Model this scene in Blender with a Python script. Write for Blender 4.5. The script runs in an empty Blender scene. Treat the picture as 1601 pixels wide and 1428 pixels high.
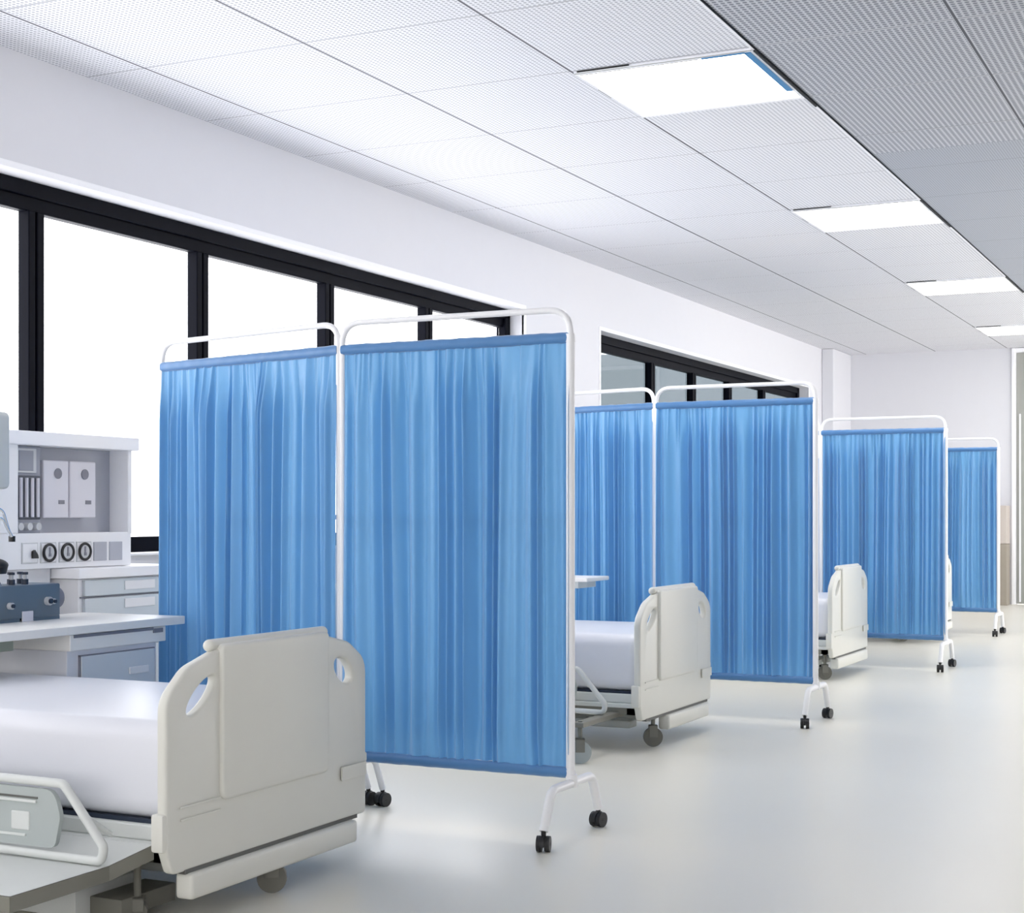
import bpy, bmesh, math, random
from mathutils import Vector, Matrix, Euler
PI = math.pi
sc = bpy.context.scene
COL = sc.collection

# ---------------------------------------------------------------- materials
def new_mat(name):
    m = bpy.data.materials.new(name); m.use_nodes = True
    nt = m.node_tree; nt.nodes.clear()
    return m, nt, nt.nodes, nt.links

def pbr(name, col, rough=.5, metal=0.0, spec=.5, noise=0.0, scale=8.0, coat=0.0, bump=0.0):
    m, nt, N, L = new_mat(name)
    o = N.new('ShaderNodeOutputMaterial'); b = N.new('ShaderNodeBsdfPrincipled')
    L.new(b.outputs[0], o.inputs[0])
    b.inputs['Roughness'].default_value = rough
    b.inputs['Metallic'].default_value = metal
    b.inputs['Specular IOR Level'].default_value = spec
    b.inputs['Coat Weight'].default_value = coat
    tc = N.new('ShaderNodeTexCoord'); nz = N.new('ShaderNodeTexNoise')
    nz.inputs['Scale'].default_value = scale; nz.inputs['Detail'].default_value = 3
    L.new(tc.outputs['Object'], nz.inputs['Vector'])
    mx = N.new('ShaderNodeMix'); mx.data_type = 'RGBA'
    a = [c * (1 - noise) for c in col] + [1]; c2 = [min(1, c * (1 + noise)) for c in col] + [1]
    mx.inputs[6].default_value = a; mx.inputs[7].default_value = c2
    L.new(nz.outputs['Fac'], mx.inputs[0]); L.new(mx.outputs[2], b.inputs['Base Color'])
    if bump:
        bp = N.new('ShaderNodeBump'); bp.inputs['Strength'].default_value = bump; bp.inputs['Distance'].default_value = .004
        L.new(nz.outputs['Fac'], bp.inputs['Height']); L.new(bp.outputs[0], b.inputs['Normal'])
    return m

def cloth_mat(name, col, tcol, trans=.3, noise=.06):
    m, nt, N, L = new_mat(name)
    o = N.new('ShaderNodeOutputMaterial'); mixs = N.new('ShaderNodeMixShader')
    b = N.new('ShaderNodeBsdfPrincipled'); t = N.new('ShaderNodeBsdfTranslucent')
    b.inputs['Roughness'].default_value = .42; b.inputs['Specular IOR Level'].default_value = .6
    b.inputs['Sheen Weight'].default_value = .45
    tc = N.new('ShaderNodeTexCoord'); mp = N.new('ShaderNodeMapping'); nz = N.new('ShaderNodeTexNoise')
    mp.inputs['Scale'].default_value = (22, 22, .7)
    nz.inputs['Scale'].default_value = 1.0; nz.inputs['Detail'].default_value = 2
    L.new(tc.outputs['Object'], mp.inputs[0]); L.new(mp.outputs[0], nz.inputs['Vector'])
    mx = N.new('ShaderNodeMix'); mx.data_type = 'RGBA'
    mx.inputs[6].default_value = [c * (1 - noise) for c in col] + [1]
    mx.inputs[7].default_value = [c * (1 + noise) for c in col] + [1]
    L.new(nz.outputs['Fac'], mx.inputs[0]); L.new(mx.outputs[2], b.inputs['Base Color'])
    t.inputs['Color'].default_value = (*tcol, 1)
    mixs.inputs[0].default_value = trans
    L.new(b.outputs[0], mixs.inputs[1]); L.new(t.outputs[0], mixs.inputs[2]); L.new(mixs.outputs[0], o.inputs[0])
    return m

def emit(name, col, s):
    m, nt, N, L = new_mat(name)
    o = N.new('ShaderNodeOutputMaterial'); e = N.new('ShaderNodeEmission')
    e.inputs[0].default_value = (*col, 1); e.inputs[1].default_value = s
    L.new(e.outputs[0], o.inputs[0]); return m

def glass(name, tint, gl=.08):
    m, nt, N, L = new_mat(name)
    o = N.new('ShaderNodeOutputMaterial'); mx = N.new('ShaderNodeMixShader')
    t = N.new('ShaderNodeBsdfTransparent'); g = N.new('ShaderNodeBsdfGlossy')
    t.inputs[0].default_value = (*tint, 1); g.inputs['Roughness'].default_value = .02
    mx.inputs[0].default_value = gl
    L.new(t.outputs[0], mx.inputs[1]); L.new(g.outputs[0], mx.inputs[2]); L.new(mx.outputs[0], o.inputs[0])
    return m

TX0, TX, TY0, TY = -2.215, .945, 7.155, .985      # ceiling tile grid
def ceiling_mat(name, base, hole, pitch, rad, rough=.6):
    m, nt, N, L = new_mat(name)
    o = N.new('ShaderNodeOutputMaterial'); b = N.new('ShaderNodeBsdfPrincipled')
    b.inputs['Roughness'].default_value = rough; b.inputs['Specular IOR Level'].default_value = .2
    L.new(b.outputs[0], o.inputs[0])
    tc = N.new('ShaderNodeTexCoord'); sp = N.new('ShaderNodeSeparateXYZ')
    L.new(tc.outputs['Object'], sp.inputs[0])
    def M(op, a, bb=None):
        n = N.new('ShaderNodeMath'); n.operation = op
        for i, v in enumerate((a, bb)):
            if v is None: continue
            if isinstance(v, (int, float)): n.inputs[i].default_value = v
            else: L.new(v, n.inputs[i])
        return n.outputs[0]
    def cell(src, off, size):
        q = M('DIVIDE', M('SUBTRACT', src, off), size)
        f = M('FRACT', q); return f
    def dist(f):                     # distance to nearest line, 0 at line
        return M('MINIMUM', f, M('SUBTRACT', 1.0, f))
    fx = cell(sp.outputs[0], TX0, TX); fy = cell(sp.outputs[1], TY0, TY)
    dx = M('MULTIPLY', dist(fx), TX); dy = M('MULTIPLY', dist(fy), TY)
    lx = M('LESS_THAN', dx, .0065); ly = M('LESS_THAN', dy, .005)
    line = M('MAXIMUM', lx, M('MULTIPLY', ly, .6))
    hx = M('SUBTRACT', cell(sp.outputs[0], 0, pitch), .5); hy = M('SUBTRACT', cell(sp.outputs[1], 0, pitch), .5)
    r2 = M('ADD', M('MULTIPLY', hx, hx), M('MULTIPLY', hy, hy))
    inh = M('LESS_THAN', r2, rad * rad)
    border = M('GREATER_THAN', M('MINIMUM', dx, dy), .009)
    inh = M('MULTIPLY', inh, border)
    mx = N.new('ShaderNodeMix'); mx.data_type = 'RGBA'
    mx.inputs[6].default_value = (*base, 1); mx.inputs[7].default_value = (*hole, 1)
    L.new(inh, mx.inputs[0])
    m2 = N.new('ShaderNodeMix'); m2.data_type = 'RGBA'
    L.new(line, m2.inputs[0]); L.new(mx.outputs[2], m2.inputs[6]); m2.inputs[7].default_value = (.10, .10, .12, 1)
    L.new(m2.outputs[2], b.inputs['Base Color'])
    return m

def floor_mat():
    m, nt, N, L = new_mat('vinyl_floor')
    o = N.new('ShaderNodeOutputMaterial'); b = N.new('ShaderNodeBsdfPrincipled')
    L.new(b.outputs[0], o.inputs[0])
    tc = N.new('ShaderNodeTexCoord'); nz = N.new('ShaderNodeTexNoise')
    nz.inputs['Scale'].default_value = .8; nz.inputs['Detail'].default_value = 4
    L.new(tc.outputs['Object'], nz.inputs['Vector'])
    mx = N.new('ShaderNodeMix'); mx.data_type = 'RGBA'
    mx.inputs[6].default_value = FLOOR_A; mx.inputs[7].default_value = FLOOR_B
    L.new(nz.outputs['Fac'], mx.inputs[0]); L.new(mx.outputs[2], b.inputs['Base Color'])
    b.inputs['Roughness'].default_value = .30; b.inputs['Specular IOR Level'].default_value = .35
    return m
FLOOR_A = (.75, .725, .64, 1); FLOOR_B = (.81, .785, .70, 1)

M = {}
M['wall'] = pbr('painted_wall', (.71, .71, .745), .7, spec=.2, noise=.01)
M['floor'] = floor_mat()
M['ceil'] = ceiling_mat('perforated_white_tile', (.81, .81, .845), (.40, .41, .455), .024, .30)
M['ceil_grey'] = ceiling_mat('perforated_grey_tile', (.55, .56, .60), (.22, .23, .27), .03, .36)
M['ceil_fine'] = ceiling_mat('fine_grey_tile', (.44, .46, .51), (.24, .26, .30), .016, .30)
M['white'] = pbr('white_enamel', (.86, .86, .87), .3, noise=.01)
M['trim'] = pbr('white_trim', (.90, .90, .93), .5, noise=.005)
M['black_frame'] = pbr('black_window_metal', (.002, .0025, .006), .5, spec=.06, noise=.1)
M['black'] = pbr('black_rubber', (.008, .008, .009), .5, noise=.1)
M['glass'] = glass('clear_glass', (.97, .98, 1.0))
M['glass_dark'] = glass('reflection_tint_glass', (.27, .30, .32), .15)  # even grey tint stands in for the building reflected in the panes
M['curtain'] = cloth_mat('blue_curtain_cloth', (.135, .36, .64), (.15, .41, .74), .26, .10)
M['hem'] = cloth_mat('blue_hem_cloth', (.07, .22, .48), (.07, .22, .48), .1)
M['bed'] = pbr('warm_grey_plastic', (.70, .695, .635), .38, noise=.015)
M['bed_dark'] = pbr('taupe_metal', (.20, .195, .165), .5, noise=.05)
M['bed_light'] = pbr('light_grey_metal', (.66, .68, .66), .4, noise=.02)
M['rail_plate'] = pbr('grey_green_plastic', (.42, .46, .45), .4, noise=.02)
M['seam'] = pbr('dark_seam', (.12, .12, .11), .6)
M['seam_soft'] = pbr('grey_seam', (.36, .365, .345), .6)
M['sheet'] = pbr('white_vinyl_mattress', (.74, .75, .80), .34, noise=.015, scale=3)
M['wheel'] = pbr('taupe_rubber', (.16, .155, .13), .5, noise=.1)
M['cab'] = pbr('cabinet_white', (.82, .82, .84), .4, noise=.01)
M['cab_front'] = pbr('cabinet_drawer_grey', (.60, .655, .70), .35, noise=.02)
M['desk'] = pbr('desk_laminate', (.92, .90, .86), .35, noise=.02)
M['desk_body'] = pbr('desk_body_grey', (.70, .70, .73), .45, noise=.02)
M['desk_door'] = pbr('desk_door_grey', (.64, .68, .72), .35, noise=.02)
M['olive'] = pbr('olive_tray', (.24, .26, .20), .5, noise=.05)
M['niche'] = pbr('niche_grey', (.42, .43, .48), .5, noise=.02)
M['panel_grey'] = pbr('panel_grey', (.30, .31, .36), .5, noise=.03)
M['dial'] = pbr('dial_face', (.55, .56, .58), .4)
M['navy'] = pbr('navy_plastic', (.02, .03, .055), .4)
M['box_white'] = pbr('carton_white', (.70, .69, .75), .6, noise=.01)
M['mark'] = pbr('grey_mark', (.22, .22, .26), .6)
M['steel_blue'] = pbr('blue_grey_paint', (.115, .16, .21), .4, noise=.06)
M['chrome'] = pbr('chrome', (.75, .77, .80), .12, metal=1.0)
M['light'] = emit('lamp_diffuser', (1.0, .985, .98), 5.5)
M['door'] = pbr('grey_door', (.33, .335, .31), .5, noise=.02)
M['beige'] = pbr('beige_laminate', (.58, .52, .47), .5, noise=.02)
M['taupe'] = pbr('taupe_laminate', (.36, .32, .26), .5, noise=.04)
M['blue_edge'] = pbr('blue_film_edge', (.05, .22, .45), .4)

# ---------------------------------------------------------------- helpers
def link(o, parent=None):
    COL.objects.link(o)
    if parent is not None: o.parent = parent
    return o
def thing(name, label, cat, loc=(0, 0, 0), rz=0.0, group=None):
    o = bpy.data.objects.new(name, None); o.empty_display_size = .1
    o.location = loc; o.rotation_euler = (0, 0, rz)
    o['label'] = label; o['category'] = cat
    if group: o['group'] = group
    return link(o)
def mesh_obj(name, bm, mats, parent=None, smooth=None, label=None):
    me = bpy.data.meshes.new(name)
    bmesh.ops.recalc_face_normals(bm, faces=bm.faces)
    bm.to_mesh(me); bm.free()
    if not isinstance(mats, (list, tuple)): mats = [mats]
    for m in mats: me.materials.append(M[m])
    if smooth:
        for p in me.polygons: p.use_smooth = True
        if smooth != 'all':
            me.set_sharp_from_angle(angle=math.radians(smooth))
    o = bpy.data.objects.new(name, me)
    if label: o['label'] = label
    return link(o, parent)
def box(bm, lo, hi, bev=0.0, seg=2, mi=0):
    c = [(a + b) / 2 for a, b in zip(lo, hi)]; s = [abs(b - a) for a, b in zip(lo, hi)]
    r = bmesh.ops.create_cube(bm, size=1, matrix=Matrix.Translation(c) @ Matrix.Diagonal((*s, 1)))
    vs = r['verts']; fs = {f for v in vs for f in v.link_faces}; es = {e for v in vs for e in v.link_edges}
    for f in fs: f.material_index = mi
    if bev > 0:
        q = bmesh.ops.bevel(bm, geom=list(es) + list(vs), offset=min(bev, min(s) * .49), segments=seg, affect='EDGES', profile=.5)
        for f in q['faces']: f.material_index = mi
def cyl(bm, c, r, d, axis='z', n=24, mi=0, r2=None):
    rot = {'z': Matrix.Identity(4), 'x': Matrix.Rotation(PI / 2, 4, 'Y'), 'y': Matrix.Rotation(PI / 2, 4, 'X')}[axis]
    q = bmesh.ops.create_cone(bm, cap_ends=True, segments=n, radius1=r, radius2=r if r2 is None else r2, depth=d, matrix=Matrix.Translation(c) @ rot)
    for f in {f for v in q['verts'] for f in v.link_faces}: f.material_index = mi
def ring(bm, c, R, r, axis='x', n=28, k=8, mi=0):
    rows = []
    for i in range(n):
        a = 2 * PI * i / n; row = []
        for j in range(k):
            b = 2 * PI * j / k
            u = (R + r * math.cos(b)); p = (r * math.sin(b), u * math.cos(a), u * math.sin(a))
            if axis == 'y': p = (p[1], p[0], p[2])
            row.append(bm.verts.new((c[0] + p[0], c[1] + p[1], c[2] + p[2])))
        rows.append(row)
    for i in range(n):
        for j in range(k):
            f = bm.faces.new((rows[i][j], rows[(i + 1) % n][j], rows[(i + 1) % n][(j + 1) % k], rows[i][(j + 1) % k])); f.material_index = mi
def fillet(pts, r, n=6, closed=False):
    pts = [Vector(p) for p in pts]; out = []
    N_ = len(pts)
    for i, p in enumerate(pts):
        if not closed and i in (0, N_ - 1): out.append(p); continue
        a = pts[(i - 1) % N_]; b = pts[(i + 1) % N_]
        da = (a - p); db = (b - p)
        ang = da.angle(db)
        rr = r[i] if isinstance(r, (list, tuple)) else r
        t = min(rr / math.tan(ang / 2), da.length * .49, db.length * .49)
        s = p + da.normalized() * t; e = p + db.normalized() * t
        for k in range(n + 1):
            u = k / n
            out.append(s * (1 - u) ** 2 + p * 2 * u * (1 - u) + e * u * u)
    return out
def tube(bm, pts, r, k=12, closed=False, mi=0, sy=1.0):
    pts = [Vector(p) for p in pts]; n = len(pts); rows = []
    prev = None
    for i in range(n):
        if closed: t = (pts[(i + 1) % n] - pts[i - 1]).normalized()
        else: t = ((pts[min(i + 1, n - 1)]) - pts[max(i - 1, 0)]).normalized()
        if prev is None:
            ref = Vector((0, 0, 1)) if abs(t.z) < .9 else Vector((0, 1, 0))
            u = t.cross(ref).normalized()
        else:
            u = (prev - t * prev.dot(t)).normalized()
        prev = u; v = t.cross(u)
        rows.append([bm.verts.new(pts[i] + u * (r * math.cos(2 * PI * j / k)) + v * (r * sy * math.sin(2 * PI * j / k))) for j in range(k)])
    rng = range(n) if closed else range(n - 1)
    for i in rng:
        for j in range(k):
            f = bm.faces.new((rows[i][j], rows[i][(j + 1) % k], rows[(i + 1) % n][(j + 1) % k], rows[(i + 1) % n][j])); f.material_index = mi
    if not closed:
        for row in (rows[0], rows[-1]):
            f = bm.faces.new(row); f.material_index = mi
def plate(name, outer, holes, thick, bev, mat, parent, res=1):
    """solid plate in the local YZ plane (outline given as (y, z)), thickness along X, rounded rims, real holes"""
    cu = bpy.data.curves.new('outline', 'CURVE'); cu.dimensions = '2D'; cu.fill_mode = 'BOTH'
    for loop in [outer] + holes:
        s = cu.splines.new('POLY'); s.points.add(len(loop) - 1)
        for p, q in zip(s.points, loop): p.co = (q[0], q[1], 0, 1)
        s.use_cyclic_u = True
    cu.extrude = thick / 2 - bev; cu.bevel_depth = bev; cu.bevel_resolution = 3; cu.offset = -bev
    tmp = bpy.data.objects.new('outline', cu); COL.objects.link(tmp)
    dg = bpy.context.evaluated_depsgraph_get(); dg.update()
    me = bpy.data.meshes.new_from_object(tmp.evaluated_get(dg))
    COL.objects.unlink(tmp); bpy.data.objects.remove(tmp)
    bm = bmesh.new(); bm.from_mesh(me); bpy.data.meshes.remove(me)
    bmesh.ops.remove_doubles(bm, verts=bm.verts, dist=1e-5)
    for v in bm.verts: v.co = Vector((v.co.z, v.co.x, v.co.y))
    for f in bm.faces: f.material_index = 0
    return mesh_obj(name, bm, mat, parent, smooth=35)
def struct(name, bm, mats, parent=None, smooth=None):
    o = mesh_obj(name, bm, mats, parent, smooth)
    if parent is None: o['kind'] = 'structure'
    return o
def copy_tree(o, parent=None):
    c = o.copy(); COL.objects.link(c)
    if parent is not None: c.parent = parent
    for ch in [x for x in bpy.data.objects if x.parent == o]: copy_tree(ch, c)
    return c

# ---------------------------------------------------------------- room shell
H = 3.43; XW = -5.42; YE = 21.6; YN = -3.0; XR = 2.4; RW0 = 11.0
bm = bmesh.new(); box(bm, (XW - .3, YN, -.1), (XR, YE + 3.0, 0)); struct('floor', bm, 'floor')
bm = bmesh.new()
box(bm, (XW - .3, YN, H), (TX0, YE + 3.0, H + .1), mi=0)
box(bm, (TX0, YN, H), (XR, 9.62, H + .1), mi=1)
box(bm, (TX0, 9.62, H), (XR, YE + 3.0, H + .1), mi=2)
struct('ceiling', bm, ['ceil', 'ceil_grey', 'ceil_fine'])
# white metal edge between the ceiling fields; black strip paints its shadow gap
bm = bmesh.new(); box(bm, (TX0 + .001, YN, H - .005), (TX0 + .009, YE, H)); box(bm, (TX0 - .014, YN, H - .005), (TX0 - .001, YE, H), mi=1)
struct('trim_1', bm, ['black_frame', 'trim'])

def quad_wall_left():
    bm = bmesh.new(); X0, X1 = XW - .28, XW
    W = [(1.0, 11.33, .985, 2.86), (12.93, 19.95, .985, 2.86)]
    box(bm, (X0, YN, 0), (X1, YE, .985)); box(bm, (X0, YN, 2.86), (X1, YE, H))
    box(bm, (X0, YN, .985), (X1, W[0][0], 2.86)); box(bm, (X0, W[0][1], .985), (X1, W[1][0], 2.86))
    box(bm, (X0, W[1][1], .985), (X1, YE, 2.86))
    return bm
struct('wall_left', quad_wall_left(), 'wall')
bm = bmesh.new(); box(bm, (XW - .28, YE, 0), (-3.10, YE + .2, H)); struct('wall_back', bm, 'wall')
bm = bmesh.new(); box(bm, (XW + .001, 20.62, 0), (XW + .16, YE - .001, H), .012); struct('trim_2', bm, 'wall')   # corner pillar
# casing and tall grey door at the end
d = bpy.data.objects.new('door_1', None); d['kind'] = 'structure'; d.location = (-3.10, YE, 0); link(d)
bm = bmesh.new(); box(bm, (0, -.03, 0), (.045, .2, H - .005), .004); box(bm, (.045, -.01, 3.37), (1.9, .2, H - .005), .004)
mesh_obj('frame', bm, 'trim', d)
bm = bmesh.new(); box(bm, (.047, .08, 0.005), (1.2, .12, 3.368), .004)
mesh_obj('door_leaf', bm, 'door', d)
bm = bmesh.new(); box(bm, (.085, .055, .03), (.105, .082, 2.55), .004); mesh_obj('edge_strip', bm, 'trim', d)
bm = bmesh.new(); box(bm, (-1.2, YE, 0), (XR, YE + .2, H)); struct('wall_back', bm, 'wall')
bm = bmesh.new(); box(bm, (XR, YN, 0), (XR + .2, YE + .2, .35)); box(bm, (XR, YN, 3.25), (XR + .2, YE + .2, H))
yy = RW0
while yy < YE:
    box(bm, (XR, yy - .25, .35), (XR + .2, yy, 3.25)); yy += 3.2  # unseen openings between the piers, added to let daylight in
box(bm, (XR, YN, .35), (XR + .2, RW0, 3.25))
struct('wall_right', bm, 'wall')
bm = bmesh.new(); box(bm, (XW - .28, YN - .2, 0), (XR + .2, YN, .8)); box(bm, (XW - .28, YN - .2, 2.6), (XR + .2, YN, H))
for xx in (XW - .28, -3.4, -1.2, 1.2, 2.3): box(bm, (xx, YN - .2, .8), (xx + .3, YN, 2.6))  # openings behind the camera, added for daylight on curtains and beds
struct('wall_front', bm, 'wall')

# windows
def window(name, y0, y1, z0, z1, xf, mull, gmat, trim):
    w = bpy.data.objects.new(name, None); w['kind'] = 'structure'; w.location = (xf, y0, z0); link(w)
    d = .085; ht = z1 - z0; L_ = y1 - y0
    bm = bmesh.new()
    box(bm, (-d, 0, ht - .075), (0, L_, ht), .006); box(bm, (-d, 0, ht - .145), (-.025, L_, ht - .07), .006)
    box(bm, (-d, 0, 0), (0, L_, .095), .006)
    box(bm, (-d, 0, 0), (0, .085, ht), .006); box(bm, (-d, L_ - .085, 0), (0, L_, ht), .006)
    mesh_obj('frame', bm, 'black_frame', w)
    for y in mull:
        bm = bmesh.new()
        box(bm, (-d, y - y0 - .055, .09), (-.012, y - y0 - .008, ht - .14), .006)
        box(bm, (-d, y - y0 + .004, .09), (-.012, y - y0 + .055, ht - .14), .006)
        box(bm, (-d, y - y0 - .012, .09), (-.03, y - y0 + .008, ht - .14), 0)
        mesh_obj('mullion', bm, 'black_frame', w)
    ys = [y0 + .08] + list(mull) + [y1 - .08]
    for a, b in zip(ys, ys[1:]):
        bm = bmesh.new(); box(bm, (-.065, a - y0 + .01, .09), (-.057, b - y0 - .01, ht - .08)); mesh_obj('pane', bm, gmat, w)
    bm = bmesh.new(); t = .035
    box(bm, (.1, -t, ht), (.128, L_ + t, ht + t), .004); 
    box(bm, (.1, -t, 0), (.128, 0, ht), .004); box(bm, (.1, L_, 0), (.128, L_ + t, ht), .004)
    box(bm, (.002, 0, -.002), (.15, L_, .012), .004)
    mesh_obj('sill_and_casing', bm, 'trim', w)
window('window_1', 1.0, 11.33, .985, 2.86, -5.54, [1.98, 3.30, 4.62, 5.955, 7.305, 8.66, 10.0], 'glass', True)
window('window_2', 12.93, 19.95, .985, 2.86, -5.54, [14.62, 15.86, 17.10, 18.42], 'glass_dark', True)

# ---------------------------------------------------------------- ceiling light panels
def make_light():
    t = thing('ceiling_light', '', 'ceiling light')
    bm = bmesh.new(); w, l = TX - .02, TY - .02; e = .035
    box(bm, (0, 0, -.012), (w, e, 0), .002); box(bm, (0, l - e, -.012), (w, l, 0), .002)
    box(bm, (0, e, -.012), (e * .5, l - e, 0), .002); box(bm, (w - e * .5, e, -.012), (w, l - e, 0), .002)
    mesh_obj('frame', bm, 'trim', t)
    bm = bmesh.new(); box(bm, (e * .5, e, -.009), (w - e * .5, l - e, -.001)); mesh_obj('diffuser', bm, 'light', t)
    bm = bmesh.new(); bm.free()
    for lo, hi in (((.02, -.004, -.008), (.30, .004, -.001)), ((w + .002, .03, -.012), (w + .010, l * 1.2, -.005)),
                   ((-.009, .34, -.008), (-.002, .52, -.001)), ((.12, l - .002, -.008), (.46, l + .005, -.001))):
        bm = bmesh.new(); box(bm, lo, hi); mesh_obj('edge_gap', bm, 'black', t, label='dark gap beside the light panel')
    for lo, hi in (((0, .002, -.0135), (w, .010, -.0119)), ((.02, .036, -.0135), (w * .7, .042, -.0089))):
        bm = bmesh.new(); box(bm, lo, hi); mesh_obj('frame_line', bm, 'seam_soft', t, label='grey line along the panel edge')
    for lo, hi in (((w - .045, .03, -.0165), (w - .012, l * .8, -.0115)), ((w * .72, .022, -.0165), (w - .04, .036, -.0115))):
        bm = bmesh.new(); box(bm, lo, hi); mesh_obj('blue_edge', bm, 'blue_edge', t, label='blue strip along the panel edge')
    return t
lp = make_light()
LX = TX0 - TX + .01
light_at = [(LX, TY0 + .01, 'large square lit ceiling panel with a blue edge, nearest overhead'),
            (LX, TY0 + 4 * TY + .01, 'square lit ceiling panel above the second bed bay, narrow and white'),
            (LX, TY0 + 8 * TY + .01, 'square lit ceiling panel third along the row, beyond two others'),
            (LX, TY0 + 12 * TY + .01, 'small far lit ceiling panel near the end wall')]
for i, (x, y, lab) in enumerate(light_at):
    o = lp if i == 0 else copy_tree(lp)
    o.location = (x, y, H); o['label'] = lab; o['group'] = 'lit panels in the ceiling row'
    if i:
        for c in [x_ for x_ in bpy.data.objects if x_.parent == o and x_.name.startswith('blue_edge')]: bpy.data.objects.remove(c)

# ---------------------------------------------------------------- folding screens
def folds(W, seed):
    rnd = random.Random(seed); xs = [0.0]; hs = [0.0]; s = 1
    while xs[-1] < W:
        xs.append(xs[-1] + rnd.choice([rnd.uniform(.006, .014), rnd.uniform(.012, .024), rnd.uniform(.022, .05)]))
        s = -s; hs.append(s * rnd.uniform(.15, 1.0) ** 1.3)
    sc_ = W / xs[-1]; return [x * sc_ for x in xs], hs
def curtain(W, z0, z1, seed, parent):
    xs, hs = folds(W, seed); xs2, hs2 = folds(W, seed + 77); rnd = random.Random(seed)
    ph = [rnd.uniform(0, 6.28) for _ in range(6)]
    def ev(X, Hh, x):
        x = min(max(x, 0), X[-1] - 1e-6); lo, hi = 0, len(X) - 1
        while hi - lo > 1:
            m_ = (lo + hi) // 2
            if X[m_] <= x: lo = m_
            else: hi = m_
        u = (x - X[lo]) / (X[hi] - X[lo]); u = u * u * (3 - 2 * u)
        return Hh[lo] * (1 - u) + Hh[hi] * u
    bm = bmesh.new(); nx = int(W * 420); nz = 30; zb = .038
    rows = []
    for j in range(nz + 1):
        v = j / nz; z = z1 - zb - v * (z1 - z0 - 2 * zb); row = []
        amp = .033 * min(1, .30 + v * 6) * min(1, .45 + (1 - v) * 7); mixv = max(0.0, 1 - v * 7)
        for i in range(nx + 1):
            x = W * i / nx; e = math.sin(PI * i / nx) ** .3
            xx = x + (.006 * math.sin(1.9 * v + ph[0] + x * 4) + .002 * math.sin(5 * v + ph[1] + x * 11)) * e
            f = ev(xs, hs, xx) * (1 - .5 * mixv) + .9 * mixv * ev(xs2, hs2, x) * .7
            f += .5 * math.sin(x * 17 + ph[2] + v * 1.3) + .35 * ev(xs2, hs2, xx * .5) * v
            row.append(bm.verts.new((x, f * amp, z)))
        rows.append(row)
    for j in range(nz):
        for i in range(nx): bm.faces.new((rows[j][i], rows[j][i + 1], rows[j + 1][i + 1], rows[j + 1][i]))
    # rod sleeves, top and bottom (double cloth)
    for zc in (z1 - zb * .5, z0 + zb * .5):
        ring_prev = None; n2 = 120
        for i in range(n2 + 1):
            x = W * i / n2; wob = .0005 * math.sin(x * 90 + ph[3]) + .0006 * math.sin(x * 41 + ph[4])
            rw = [bm.verts.new((x, .0145 * math.cos(a) + wob * (1 if math.cos(a) < 0 else -1), zc + (zb * .56 + wob) * math.sin(a))) for a in [2 * PI * k / 12 for k in range(12)]]
            if ring_prev:
                for k in range(12):
                    f = bm.faces.new((ring_prev[k], ring_prev[(k + 1) % 12], rw[(k + 1) % 12], rw[k])); f.material_index = 1
            ring_prev = rw
    return mesh_obj('curtain', bm, ['curtain', 'hem'], parent, smooth='all')
def frame_mesh(W, r_right, parent, back, name='frame'):
    bm = bmesh.new(); ht = 1.962
    p = fillet([(0, 0, .205), (0, 0, ht), (W, 0, ht), (W, 0, .205)], .09, 8)
    tube(bm, p, .0120, 12)
    if r_right > .013: tube(bm, [(W, 0, .2), (W, 0, ht - .12)], r_right, 14)
    tube(bm, [(0, 0, .238), (W, 0, .238)], .008, 8); tube(bm, [(0, 0, 1.853), (W, 0, 1.853)], .008, 8)
    tube(bm, [(0, 0, 1.19), (.03, back, 1.19), (W - .03, back, 1.19), (W, 0, 1.19)], .010, 8)
    for z in (.24, 1.855): cyl(bm, (W, 0, z), r_right + .002, .03, 'z', 14)
    return mesh_obj(name, bm, 'white', parent, smooth=40)
def make_caster(parent, x, y, rz):
    bm = bmesh.new()
    for s in (-1, 1):
        cyl(bm, (s * .015, 0, .0285), .0285, .018, 'x', 22)
        ring(bm, (s * .015, 0, .0285), .0245, .005, 'x', 22, 6)
    cyl(bm, (0, 0, .0285), .006, .05, 'x', 10)
    # hood over the wheel pair
    n = 12; rows = []
    for i in range(n + 1):
        a = PI * (-.08 + 1.16 * i / n)
        rows.append([bm.verts.new((xx, rr * math.cos(a), .0285 + rr * math.sin(a))) for xx, rr in ((-.0055, .032), (.0055, .032), (.0055, .018), (-.0055, .018))])
    for i in range(n):
        for j in range(4): bm.faces.new((rows[i][j], rows[i][(j + 1) % 4], rows[i + 1][(j + 1) % 4], rows[i + 1][j]))
    bm.faces.new(rows[0]); bm.faces.new(rows[-1])
    cyl(bm, (0, 0, .068), .009, .018, 'z', 12)
    o = mesh_obj('caster', bm, 'black', parent, smooth=40, label='black twin-wheel caster')
    o.location = (x, y, 0); o.rotation_euler = (0, 0, rz); return o
def make_foot(parent, x, flare=.23, r=.017):
    bm = bmesh.new()
    p = fillet([(0, -flare - .02, .072), (0, -flare + .045, .207), (0, flare - .045, .207), (0, flare + .02, .072)], .06, 7)
    tube(bm, p, r, 14)
    cyl(bm, (0, 0, .215), r + .004, .045, 'z', 14)
    o = mesh_obj('foot', bm, 'white', parent, smooth=45); o.location = (x, 0, 0)
    make_caster(o, 0, -flare - .02, .25); make_caster(o, 0, flare + .02, -.2)
    return o
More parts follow.
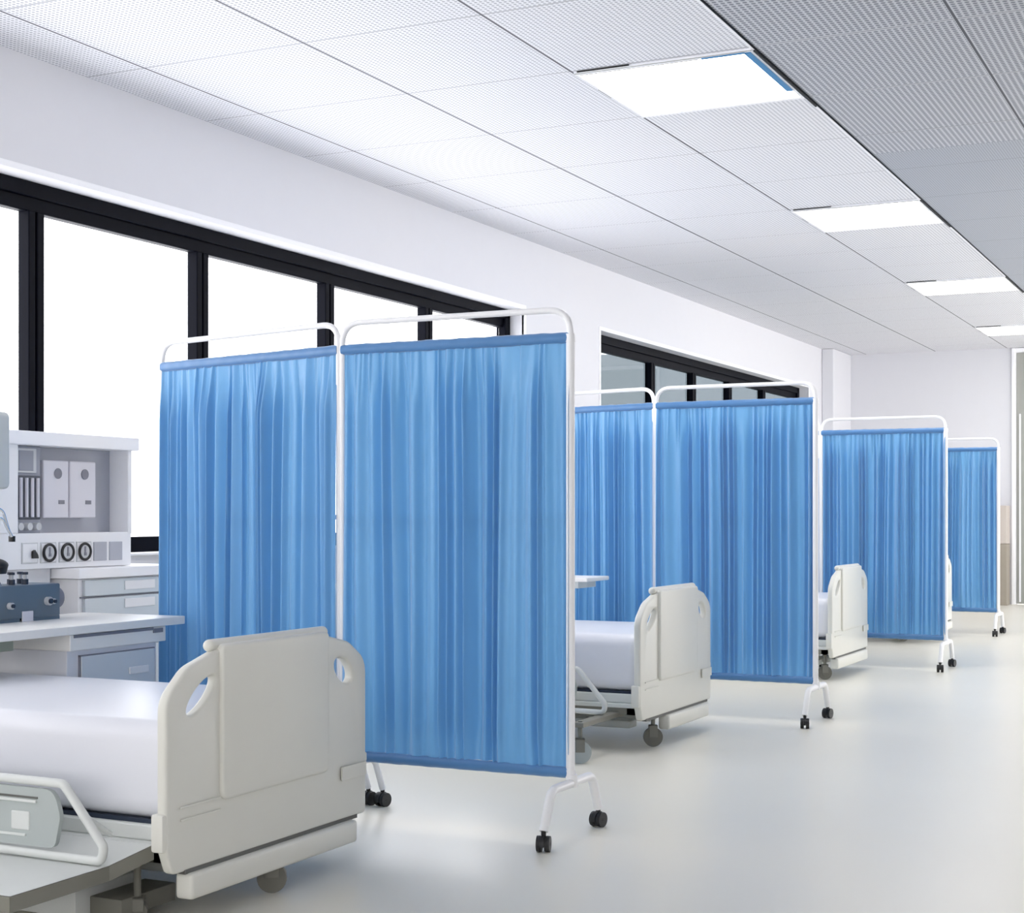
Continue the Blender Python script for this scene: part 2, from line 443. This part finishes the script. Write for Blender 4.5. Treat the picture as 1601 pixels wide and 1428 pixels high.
def make_screen(name_label, hx, hy, wl, wr, seed, left_angle=.235):
    t = thing('folding_screen', name_label, 'privacy screen', (hx, hy, 0), 0, 'blue folding screens between the beds')
    a = bpy.data.objects.new('panel', None); a.location = (.008, 0, 0); link(a, t)
    frame_mesh(wr, .0165, a, .066); curtain(wr, .225, 1.875, seed, a).location = (0, -.002, 0)
    b = bpy.data.objects.new('panel', None); b.location = (-.008, 0, 0); b.rotation_euler = (0, 0, PI - left_angle); link(b, t)
    frame_mesh(wl, .0108, b, -.066); curtain(wl, .225, 1.875, seed + 5, b).location = (0, .002, 0)
    f = make_foot(t, .014 + wr); f = make_foot(t, .048, .225, .013); f = make_foot(t, -.02, .225, .013)
    q = make_foot(t, 0); q.location = (-.014 - wl * math.cos(left_angle), wl * math.sin(left_angle), 0); q.rotation_euler = (0, 0, -left_angle)
    return t
make_screen('tall blue two-panel folding screen, largest and nearest, standing behind the first bed', -3.330, 5.27, 1.12, .993, 3)
make_screen('blue two-panel folding screen second in line, behind the bed in the second bay', -3.335, 8.81, 1.05, .975, 21)
make_screen('blue folding screen third in line, behind the third grey footboard', -3.245, 12.31, 1.05, .975, 40)
make_screen('smallest blue folding screen, farthest away near the end wall', -3.42, 16.07, 1.0, .975, 61)

# ---------------------------------------------------------------- hospital beds
def ellipse(cy, cz, a, b, rot, n=28):
    out = []
    for i in range(n):
        t = 2 * PI * i / n; u = a * math.cos(t); v = b * math.sin(t)
        out.append((cy + u * math.cos(rot) - v * math.sin(rot), cz + u * math.sin(rot) + v * math.cos(rot)))
    return out
def smooth_poly(pts, r, n=6):
    return [(p.x, p.y) for p in fillet([(a, b, 0) for a, b in pts], r, n, closed=True)]
BW = 1.09
def make_bed(label, y0, wheels, bar0=.09, outrigger=False):
    """local origin: near foot corner on the floor; +y away along the footboard, -x towards the head"""
    t = thing('hospital_bed', label, 'hospital bed', (-2.82, y0, 0), 0, 'hospital beds in a row')
    # footboard
    out = smooth_poly([(0.03, .165), (0.0, .24), (0.0, .672), (.10, .755), (.26, .80), (.83, .80), (.98, .768), (BW, .70), (BW, .165)], [.03, .03, .09, .12, .02, .02, .12, .09, .02])
    h1 = ellipse(.165, .668, .082, .030, .62); h2 = ellipse(.945, .672, .062, .036, -.60)
    fb = plate('footboard', out, [h1, h2], .036, .010, 'bed', t); fb.location = (-.022, 0, 0)
    cp = smooth_poly([(.25, .345), (.25, .812), (.835, .812), (.835, .345)], [.03, .022, .022, .03])
    c = plate('centre_panel', cp, [], .058, .010, 'bed', t); c.location = (-.018, 0, 0)
    bm = bmesh.new()                                        # rolled cap along the top
    tube(bm, [(-.03, .235, .808), (-.03, .85, .808)], .019, 14)
    for y in (.235, .85): bmesh.ops.create_uvsphere(bm, u_segments=14, v_segments=8, radius=.019, matrix=Matrix.Translation((-.03, y, .808)))
    mesh_obj('top_grip', bm, 'bed', t, smooth=60)
    bm = bmesh.new()                                        # raised ribs low on the board, joint lines
    bm.free()
    for lo, hi in (((-.001, .06, .352), (.003, .25, .358)), ((-.001, .06, .315), (.003, .25, .321)), ((-.001, .838, .383), (.003, .841, .78)), ((.0, .92, .30), (.006, 1.075, .346))):
        bm = bmesh.new(); box(bm, lo, hi, .001); mesh_obj('moulded_rib', bm, 'bed', t)
    for lo, hi in (((-.05, -.014, .235), (-.006, .035, .345)), ((-.05, BW - .04, .34), (-.006, BW + .012, .375))):
        bm = bmesh.new(); box(bm, lo, hi, .008); mesh_obj('corner_bracket', bm, 'bed', t, smooth=40)
    bm = bmesh.new(); box(bm, (-.028, .085, .157), (-.004, 1.03, .170), 0); mesh_obj('joint_strip', bm, 'seam', t)
    bm = bmesh.new(); box(bm, (-.045, bar0, .082), (.018, 1.0, .158), .012, 3); mesh_obj('bumper_bar', bm, 'bed', t, smooth=40)
    # mattress
    bm = bmesh.new(); L_ = 1.86
    box(bm, (-L_, .085, .300), (-.046, BW - .06, .592), .062, 6)
    o = mesh_obj('mattress', bm, 'sheet', t, smooth=60, label='white glossy mattress')
    bm = bmesh.new(); box(bm, (-L_ - .01, .10, .288), (-.046, BW - .08, .303)); mesh_obj('mattress_support', bm, 'navy', t)
    bm = bmesh.new(); box(bm, (-L_ - .02, .085, .243), (-.046, .14, .290), .006); box(bm, (-L_ - .02, BW - .12, .243), (-.046, BW - .07, .290), .006)
    for k in range(6): box(bm, (-.25 - k * .3, .13, .25), (-.21 - k * .3, BW - .11, .285))
    mesh_obj('bed_frame', bm, 'bed_light', t)
    # deck under the frame
    bm = bmesh.new(); box(bm, (-L_, .055, .222), (-.046, BW - .05, .243), .003)
    mesh_obj('deck', bm, 'bed_light', t)
    bm = bmesh.new(); box(bm, (-L_, .06, .188), (-.06, .10, .222)); box(bm, (-L_, BW - .1, .188), (-.06, BW - .06, .222)); box(bm, (-.10, .06, .188), (-.06, BW - .06, .222))
    mesh_obj('under_beam', bm, 'bed_dark', t)
    # head board
    out = smooth_poly([(0, .2), (0, .70), (.25, .86), (.84, .86), (BW, .70), (BW, .2)], [.03, .1, .1, .1, .1, .03])
    hb = plate('headboard', out, [ellipse(.5, .77, .1, .025, 0)], .04, .01, 'bed', t); hb.location = (-L_ - .03, 0, 0)
    # folded side rail
    sr = bpy.data.objects.new('side_rail', None); sr.location = (-.02, -.085, 0); link(sr, t)
    bm = bmesh.new()
    p = fillet([(-1.1, 0, .428), (-.275, 0, .421), (-.145, 0, .215), (-1.1, 0, .222)], [.0, .055, .04, .0], 7)
    p = fillet([(-1.15, 0, .428), (-.285, 0, .424), (-.262, 0, .398), (-.137, 0, .255), (-.145, 0, .213), (-1.15, 0, .222)], [0, .03, .04, .025, .03, 0], 6)
    tube(bm, p, .0135, 12); tube(bm, [(-1.15, 0, .435), (-1.15, 0, .215)], .0135, 10)
    tube(bm, [(-.225, .0, .345), (-.19, .09, .27)], .009, 8); tube(bm, [(-.9, .0, .345), (-.9, .14, .265)], .009, 8)
    mesh_obj('rail_tube', bm, 'bed_light', sr, smooth=50)
    bm = bmesh.new()
    pts = [(p_.x, p_.y) for p_ in fillet([(-1.12, .235, 0), (-1.12, .408, 0), (-.315, .405, 0), (-.29, .33, 0), (-.312, .236, 0)], [.04, .04, .05, .06, .03], 6, closed=True)]
    f0 = [bm.verts.new((x, .008, z)) for x, z in pts]; f1 = [bm.verts.new((x, -.008, z)) for x, z in pts]
    bm.faces.new(f0); bm.faces.new(list(reversed(f1)))
    for i in range(len(f0)): bm.faces.new((f0[i], f0[(i + 1) % len(f0)], f1[(i + 1) % len(f0)], f1[i]))
    mesh_obj('rail_plate', bm, 'rail_plate', sr)
    bm = bmesh.new(); box(bm, (-.90, -.010, .374), (-.375, -.006, .380)); mesh_obj('slot', bm, 'seam', sr)
    bm = bmesh.new(); box(bm, (-.90, -.014, .362), (-.378, -.006, .371), .002); box(bm, (-.475, -.012, .280), (-.405, -.004, .335), .004); box(bm, (-.9, -.012, .262), (-.42, -.006, .270), .002)
    mesh_obj('raised_trim', bm, 'bed_light', sr)
    # pedestal and lower chassis
    bm = bmesh.new(); box(bm, (-1.55, .30, .10), (-.60, .80, .19), .02)
    box(bm, (-1.72, .36, .075), (-.20, .46, .115), .01); box(bm, (-1.72, .66, .075), (-.20, .76, .115), .01)
    mesh_obj('chassis', bm, 'bed_light', t, smooth=40)
    if outrigger:
        bm = bmesh.new()
        prof = [(-.09, .052, .241), (-.15, -.07, .198), (-.15, -.46, .196)]
        va = [bm.verts.new(p_) for p_ in prof]; vb = [bm.verts.new((p_[0], p_[1], p_[2] - .042)) for p_ in prof]
        vc = [bm.verts.new((-1.6, p_[1], p_[2])) for p_ in prof]; vd = [bm.verts.new((-1.6, p_[1], p_[2] - .042)) for p_ in prof]
        for i in (0, 1):
            bm.faces.new((va[i], va[i + 1], vb[i + 1], vb[i])); bm.faces.new((vc[i], vc[i + 1], vd[i + 1], vd[i]))
            bm.faces.new((va[i], va[i + 1], vc[i + 1], vc[i])); bm.faces.new((vb[i], vb[i + 1], vd[i + 1], vd[i]))
        bm.faces.new((va[0], vb[0], vd[0], vc[0])); bm.faces.new((va[2], vb[2], vd[2], vc[2]))
        mesh_obj('side_shelf', bm, 'bed_dark', t)  # taupe body paints in the shade on the shelf's edge and underside
        bm = bmesh.new(); q_ = [[bm.verts.new((x_, y_, z_ + .0012)) for x_ in (-1.59, x1_)] for x1_, y_, z_ in ((-.092, .051, .241), (-.153, -.07, .198), (-.153, -.455, .196))]
        for i in (0, 1): bm.faces.new((q_[i][0], q_[i][1], q_[i + 1][1], q_[i + 1][0]))
        mesh_obj('shelf_top', bm, 'bed_light', t)
        bm = bmesh.new(); box(bm, (-1.5, -.03, .02), (-.31, .25, .105), .008)
        mesh_obj('base_cover', bm, 'bed_light', t, smooth=40)
        bm = bmesh.new(); box(bm, (-.31, .03, .02), (-.19, .28, .075), .004); mesh_obj('base_end', bm, 'bed_dark', t, smooth=40)
    if any(q[1] < 0 for q in wheels):
        bm = bmesh.new(); box(bm, (-.20, -.40, .176), (-.14, .12, .200), .003); box(bm, (-.6, -.40, .176), (-.2, -.34, .200), .003); mesh_obj('outrigger', bm, 'bed_dark', t)
    for (wx, wy, R) in wheels:
        bm = bmesh.new()
        cyl(bm, (0, 0, R), R, .024, 'y', 28); ring(bm, (0, 0, R), R - .007, .0125 * .55, 'y', 28, 6)
        cyl(bm, (0, 0, R), R * .45, .034, 'y', 16)
        o = mesh_obj('caster', bm, 'wheel' if wy > 0 else 'rail_plate', t, smooth=40, label='taupe caster wheel' if wy > 0 else 'pale grey caster wheel'); o.location = (wx, wy, 0); o.rotation_euler = (0, 0, .5)
        bm = bmesh.new()
        box(bm, (-.022, -.020, R), (.022, -.0145, R * 2 + .012), .002); box(bm, (-.022, .0145, R), (.022, .020, R * 2 + .012), .002)
        box(bm, (-.022, -.020, R * 2 + .004), (.022, .020, R * 2 + .012), .002)
        cyl(bm, (0, 0, (R * 2 + .01 + .20) / 2), .011, .20 - R * 2, 'z', 12)
        mesh_obj('caster_fork', bm, 'bed_dark', o)
    return t
make_bed('nearest white and grey hospital bed with open handle holes in its footboard', 3.545, [(-.19, .10, .030), (-.03, .56, .047), (-1.6, .2, .047), (-1.6, .9, .047)], outrigger=True)
make_bed('hospital bed seen between the first and second blue screens, white mattress', 7.25, [(-.05, .30, .05), (-.17, -.37, .055), (-1.0, .85, .05), (-1.6, .2, .05)], bar0=.36)
make_bed('hospital bed seen between the second and third blue screens', 11.04, [(-.09, .12, .05), (-.5, .85, .05), (-1.6, .2, .05), (-1.6, .85, .05)])
make_bed('farthest hospital bed, only the pale edge of its footboard shows past the third screen', 14.62, [(-.3, .22, .05), (-.5, .85, .05), (-1.6, .2, .05), (-1.6, .85, .05)])

# ---------------------------------------------------------------- desk behind the first bed
t = thing('bedside_desk', 'long pale desk with overhanging top behind the nearest bed', 'desk', (-4.2, 5.40, 0))
bm = bmesh.new(); box(bm, (-.56, -.73, .730), (0, 0, .764), .003); box(bm, (-.36, -1.25, .730), (0, -.729, .764), .003); mesh_obj('desktop', bm, 'desk', t)
bm = bmesh.new(); box(bm, (-.50, -.70, .665), (-.012, -.115, .728), .003); mesh_obj('apron', bm, 'desk', t)
bm = bmesh.new(); box(bm, (-.0125, -.68, .716), (-.008, -.20, .728)); box(bm, (-.0125, -.20, .704), (-.006, -.14, .722)); mesh_obj('shadow_strip', bm, 'mark', t)  # dark strips paint the shadow under the desktop overhang
bm = bmesh.new(); box(bm, (-.50, -.71, .05), (-.02, -.168, .666), .003); mesh_obj('body', bm, 'desk_body', t)
bm = bmesh.new(); box(bm, (-.022, -.640, .08), (-.006, -.195, .640), .003); o = mesh_obj('door', bm, 'desk_door', t)
bm = bmesh.new(); box(bm, (-.020, -.646, .076), (-.010, -.640, .646)); box(bm, (-.020, -.646, .640), (-.010, -.19, .645)); mesh_obj('door_gap', bm, 'mark', o)
bm = bmesh.new(); box(bm, (-.006, -.36, .545), (.001, -.24, .575), .003); mesh_obj('handle', bm, 'cab', o)
bm = bmesh.new(); box(bm, (-.35, -1.20, .690), (-.03, -.985, .729), .003); mesh_obj('under_tray', bm, 'olive', t, label='olive tray under the desktop')
bm = bmesh.new(); box(bm, (-.48, -.69, 0), (-.06, -.19, .05)); mesh_obj('plinth', bm, 'mark', t)

# ---------------------------------------------------------------- low drawer cabinet by the window
t = thing('drawer_cabinet', 'low white drawer cabinet under the window beside the blue screen', 'cabinet', (-4.87, 5.49, 0))
bm = bmesh.new(); box(bm, (-.54, 0, .05), (-.004, .64, .905), .003); mesh_obj('body', bm, 'cab', t)
bm = bmesh.new(); box(bm, (-.548, -.03, .908), (.03, .70, .955), .004); mesh_obj('worktop', bm, 'trim', t)
for k, (za, zb_) in enumerate(((.826, .900), (.590, .816), (.35, .58), (.08, .34))):
    bm = bmesh.new(); box(bm, (-.006, .03, za), (.012, .63, zb_), .003); o = mesh_obj('drawer', bm, 'cab_front', t)
    bm = bmesh.new(); zc = zb_ - .012; box(bm, (.012, .30, zc - .042), (.016, .52, zc), .003); mesh_obj('label_holder', bm, 'cab', o)
bm = bmesh.new(); box(bm, (-.004, .01, .818), (.004, .63, .824)); mesh_obj('drawer_gap', bm, 'mark', t)
bm = bmesh.new(); box(bm, (-.5, .03, 0), (-.05, .6, .05)); mesh_obj('plinth', bm, 'mark', t)

# pedestal + open-fronted gas / equipment unit
t = thing('pedestal_cabinet', 'plain pale pedestal cabinet below the open equipment unit', 'cabinet', (-5.0, 4.30, 0))
bm = bmesh.new(); box(bm, (-.41, 0, 0), (0, 1.15, .955), .004); mesh_obj('body', bm, 'cab', t)
bm = bmesh.new(); box(bm, (.0, .05, .08), (.012, .56, .90), .003); box(bm, (.0, .59, .08), (.012, 1.10, .90), .003); mesh_obj('door', bm, 'cab', t)

t = thing('equipment_unit', 'white open-fronted equipment unit with round dials and flow tubes by the window', 'medical unit', (-4.95, 5.02, .957))
z0 = .957
bm = bmesh.new()
box(bm, (-.40, 0, 0), (-.002, .93, .16), .003)                                # lower panel block
box(bm, (-.40, 0, .16), (-.0, .175, .56), .004); box(bm, (-.40, .905, .15), (0, .935, .56), .004)
box(bm, (-.40, .17, .15), (-.12, .91, .555))                                  # niche back body
mesh_obj('body', bm, 'cab', t)
bm = bmesh.new(); box(bm, (-.42, .06, .552), (.02, .965, .614), .004); mesh_obj('top_board', bm, 'trim', t)
bm = bmesh.new(); box(bm, (-.13, .176, .155), (-.112, .904, .551)); mesh_obj('niche_back', bm, 'niche', t)
fm = bpy.data.objects.new('flow_meter', None); link(fm, t)
bm = bmesh.new(); box(bm, (-.115, .178, .155), (-.05, .365, .551), .003); mesh_obj('backplate', bm, 'panel_grey', fm)
bm = bmesh.new(); box(bm, (-.05, .205, .43), (-.045, .335, .54), .002, mi=0); box(bm, (-.046, .225, .44), (-.043, .315, .53), .002, mi=1)
mesh_obj('display', bm, ['dial', 'panel_grey'], fm)
bm = bmesh.new(); box(bm, (-.05, .182, .222), (-.044, .360, .418), .004); mesh_obj('tube_holder', bm, 'navy', fm)
for k in range(5):
    bm = bmesh.new(); tube(bm, [(-.042, .198 + k * .0355, .232), (-.042, .198 + k * .0355, .408)], .0085, 10); mesh_obj('flow_tube', bm, 'box_white', fm, smooth=40)
for k in range(3):
    bm = bmesh.new(); cyl(bm, (-.035, .215 + k * .055, .19), .017, .03, 'x', 14); mesh_obj('valve_knob', bm, 'dial', fm, smooth=40)
for k, (ya, yb) in enumerate(((.385, .550), (.560, .735))):
    bm = bmesh.new(); box(bm, (-.115, ya, .228), (-.05, yb, .492), .006); o = mesh_obj('white_panel', bm, 'box_white', t)
    bm = bmesh.new(); cyl(bm, (-.049, (ya + yb) / 2 + .01, .432), .024, .006, 'x', 20); o2 = mesh_obj('round_dial', bm, 'mark', o)
    bm = bmesh.new(); box(bm, (-.051, (ya + yb) / 2 + .015, .292), (-.047, (ya + yb) / 2 + .052, .310)); mesh_obj('small_label', bm, 'mark', o)
ty = [(.195, .295), (.312, .412), (.430, .530), (.545, .645), (.662, .752), (.772, .862)]
for k, (ya, yb) in enumerate(ty):
    yc = (ya + yb) / 2; zc = .072
    bm = bmesh.new()
    if k < 4:
        box(bm, (-.004, ya, zc - .047), (.002, yb, zc + .047), .002, mi=0); box(bm, (.001, ya + .006, zc - .041), (.003, yb - .006, zc + .041), .001, mi=1)
        g = mesh_obj('gauge', bm, ['dial', 'cab'], t)
        bm = bmesh.new()
        if k == 0:
            n_ = 10; vs = []
            for q in range(2):
                vs.append([bm.verts.new((.004 + q * .012, yc + .006 + yy, zc - .012 + zz)) for yy, zz in ((0, -.012), (.034, -.012), (.030, .004), (.012, .026), (0, .020))])
            bm.faces.new(vs[0]); bm.faces.new(list(reversed(vs[1])))
            for q in range(5): bm.faces.new((vs[0][q], vs[0][(q + 1) % 5], vs[1][(q + 1) % 5], vs[1][q]))
            mesh_obj('black_knob', bm, 'black', g)
        else:
            ring(bm, (.008, yc, zc), .037, .0065, 'x', 30, 8, mi=0); mesh_obj('dial_ring', bm, 'black', g, smooth=60)
            bm = bmesh.new(); cyl(bm, (.005, yc, zc), .034, .006, 'x', 26); mesh_obj('dial_face', bm, 'dial', g)
            bm = bmesh.new(); box(bm, (.008, yc - .004, zc - .004), (.011, yc + .004, zc + .024)); box(bm, (.008, yc - .006, zc - .018), (.011, yc + .008, zc - .004)); mesh_obj('needle', bm, 'mark', g)
    else:
        box(bm, (-.004, ya, zc - .045), (.003, yb, zc + .043), .002); mesh_obj('blank_cover', bm, 'niche', t)

# ---------------------------------------------------------------- console on the desk
t = thing('medical_console', 'blue-grey metal console with knobs standing on the desk', 'medical console', (-4.56, 4.70, .764))
bm = bmesh.new(); box(bm, (-.16, -.15, .012), (0, .33, .150), .008); box(bm, (-.13, .33, .05), (-.03, .345, .13), .004)
box(bm, (-.14, -.15, .0), (-.005, .10, .014)); box(bm, (-.14, .17, 0), (-.005, .33, .014))
mesh_obj('housing', bm, 'steel_blue', t, smooth=40)
bm = bmesh.new(); cyl(bm, (-.07, .365, .085), .045, .035, 'y', 24); cyl(bm, (-.07, .386, .085), .035, .012, 'y', 24); mesh_obj('side_knob', bm, 'mark', t, smooth=40)
bm = bmesh.new(); box(bm, (-.002, .105, .0), (.006, .165, .042), .002); mesh_obj('label_plate', bm, 'box_white', t)
for yy, zz, r_ in ((.25, .078, .018), (.275, .076, .012), (.035, .068, .014)):
    bm = bmesh.new(); cyl(bm, (.008, yy, zz), r_, .02, 'x', 18); cyl(bm, (.02, yy, zz), r_ * .6, .012, 'x', 14, mi=1); mesh_obj('front_knob', bm, ['dial', 'navy'], t, smooth=40)
for yy, xx in ((.10, -.05), (.135, -.09), (.165, -.04), (.19, -.09)):
    bm = bmesh.new(); cyl(bm, (xx, yy, .160), .014, .022, 'z', 14); cyl(bm, (xx, yy, .180), .008, .022, 'z', 12, mi=1); cyl(bm, (xx, yy, .195), .013, .01, 'z', 12)
    mesh_obj('top_valve', bm, ['navy', 'dial'], t, smooth=40)
bm = bmesh.new(); cyl(bm, (-.08, .01, .175), .045, .05, 'z', 20, r2=.03); mesh_obj('dome_base', bm, 'chrome', t, smooth=40)
bm = bmesh.new(); cyl(bm, (-.08, .01, .215), .065, .035, 'z', 28, r2=.072)
bmesh.ops.create_uvsphere(bm, u_segments=28, v_segments=12, radius=.073, matrix=Matrix.Translation((-.08, .01, .232)) @ Matrix.Diagonal((1, 1, .42, 1)))
mesh_obj('black_dome', bm, 'black', t, smooth=50, label='glossy black dome')

# display on its pole, mostly outside the left edge, with chrome handle
t = thing('monitor_stand', 'pale grey rounded display on a pole with a chrome handle above the desk', 'monitor', (-4.42, 4.36, .764))
bm = bmesh.new(); cyl(bm, (0, 0, .01), .075, .02, 'z', 24); tube(bm, [(0, 0, .02), (0, 0, .60)], .012, 12); mesh_obj('pole', bm, 'chrome', t, smooth=40)
bm = bmesh.new(); box(bm, (-.02, -.30, .535), (.03, .212, .835), .022, 4); mesh_obj('display', bm, 'bed_light', t, smooth=40)
bm = bmesh.new()
p = fillet([(.0, 0, .40), (.03, .10, .475), (.035, .16, .45), (.035, .200, .350)], .04, 6); tube(bm, p, .006, 8)
p = fillet([(.0, 0, .36), (.055, .09, .43), (.06, .13, .42), (.055, .185, .352)], .04, 6); tube(bm, p, .006, 8)
mesh_obj('handle', bm, 'chrome', t, smooth=40)
bm = bmesh.new(); cyl(bm, (.045, .197, .342), .013, .022, 'z', 14); mesh_obj('handle_tip', bm, 'black', t, smooth=40)

# over-bed table of the second bay
t = thing('overbed_table', 'pale over-bed table end showing past the nearest screen post', 'table', (-3.53, 8.56, 0))
bm = bmesh.new(); box(bm, (-.60, -.34, .812), (0, 0, .836), .006); mesh_obj('tabletop', bm, 'desk', t)
bm = bmesh.new(); box(bm, (-.52, -.30, .772), (-.07, -.04, .812), .004); mesh_obj('apron', bm, 'bed_light', t)
bm = bmesh.new(); box(bm, (-.50, -.07, .05), (-.44, -.02, .775), .005); mesh_obj('column', bm, 'white', t)
bm = bmesh.new(); box(bm, (-.58, -.06, .02), (-.10, -.02, .05), .006); mesh_obj('base', bm, 'white', t)

# small two-tone cabinet beside the end door
t = thing('storage_cabinet', 'small beige and taupe cabinet against the end wall beside the grey door', 'cabinet', (-3.125, YE - .3, 0))
bm = bmesh.new(); box(bm, (-.62, 0, .815), (0, .295, 1.32), .004); mesh_obj('upper_body', bm, 'beige', t)
bm = bmesh.new(); box(bm, (-.60, .01, 0), (0.0, .295, .812), .004); mesh_obj('lower_body', bm, 'taupe', t)

# ---------------------------------------------------------------- light
w = bpy.data.worlds.new('overcast'); sc.world = w; w.use_nodes = True
bg = w.node_tree.nodes['Background']; bg.inputs[0].default_value = (1.0, .99, .985, 1); bg.inputs[1].default_value = 1.0
wn, wl_ = w.node_tree.nodes, w.node_tree.links
tcw = wn.new('ShaderNodeTexCoord'); sx = wn.new('ShaderNodeSeparateXYZ'); mr = wn.new('ShaderNodeMapRange')
wl_.new(tcw.outputs['Generated'], sx.inputs[0]); wl_.new(sx.outputs[2], mr.inputs[0])
mr.inputs[1].default_value = -.25; mr.inputs[2].default_value = .25; mr.inputs[3].default_value = 2.5; mr.inputs[4].default_value = 1.95   # brighter glow from below added to lift the ceiling, overcast sky above
wl_.new(mr.outputs[0], bg.inputs[1])

# ---------------------------------------------------------------- camera
cam = bpy.data.cameras.new('camera'); co = bpy.data.objects.new('camera', cam); link(co)
co.location = (0, 0, 1.2); co.rotation_euler = (PI / 2, 0, math.atan(1185 / 2430))
cam.sensor_fit = 'HORIZONTAL'; cam.sensor_width = 36; cam.lens = 2430 / 1601 * 36; cam.shift_y = 91 / 1601; cam.clip_start = .05
sc.camera = co
sc.view_settings.view_transform = 'Standard'; sc.view_settings.look = 'None'; sc.view_settings.gamma = 1
sc.view_settings.use_curve_mapping = False; sc.view_settings.exposure = 1.28
sc.cycles.max_bounces = 10; sc.cycles.diffuse_bounces = 6; sc.cycles.transparent_max_bounces = 12
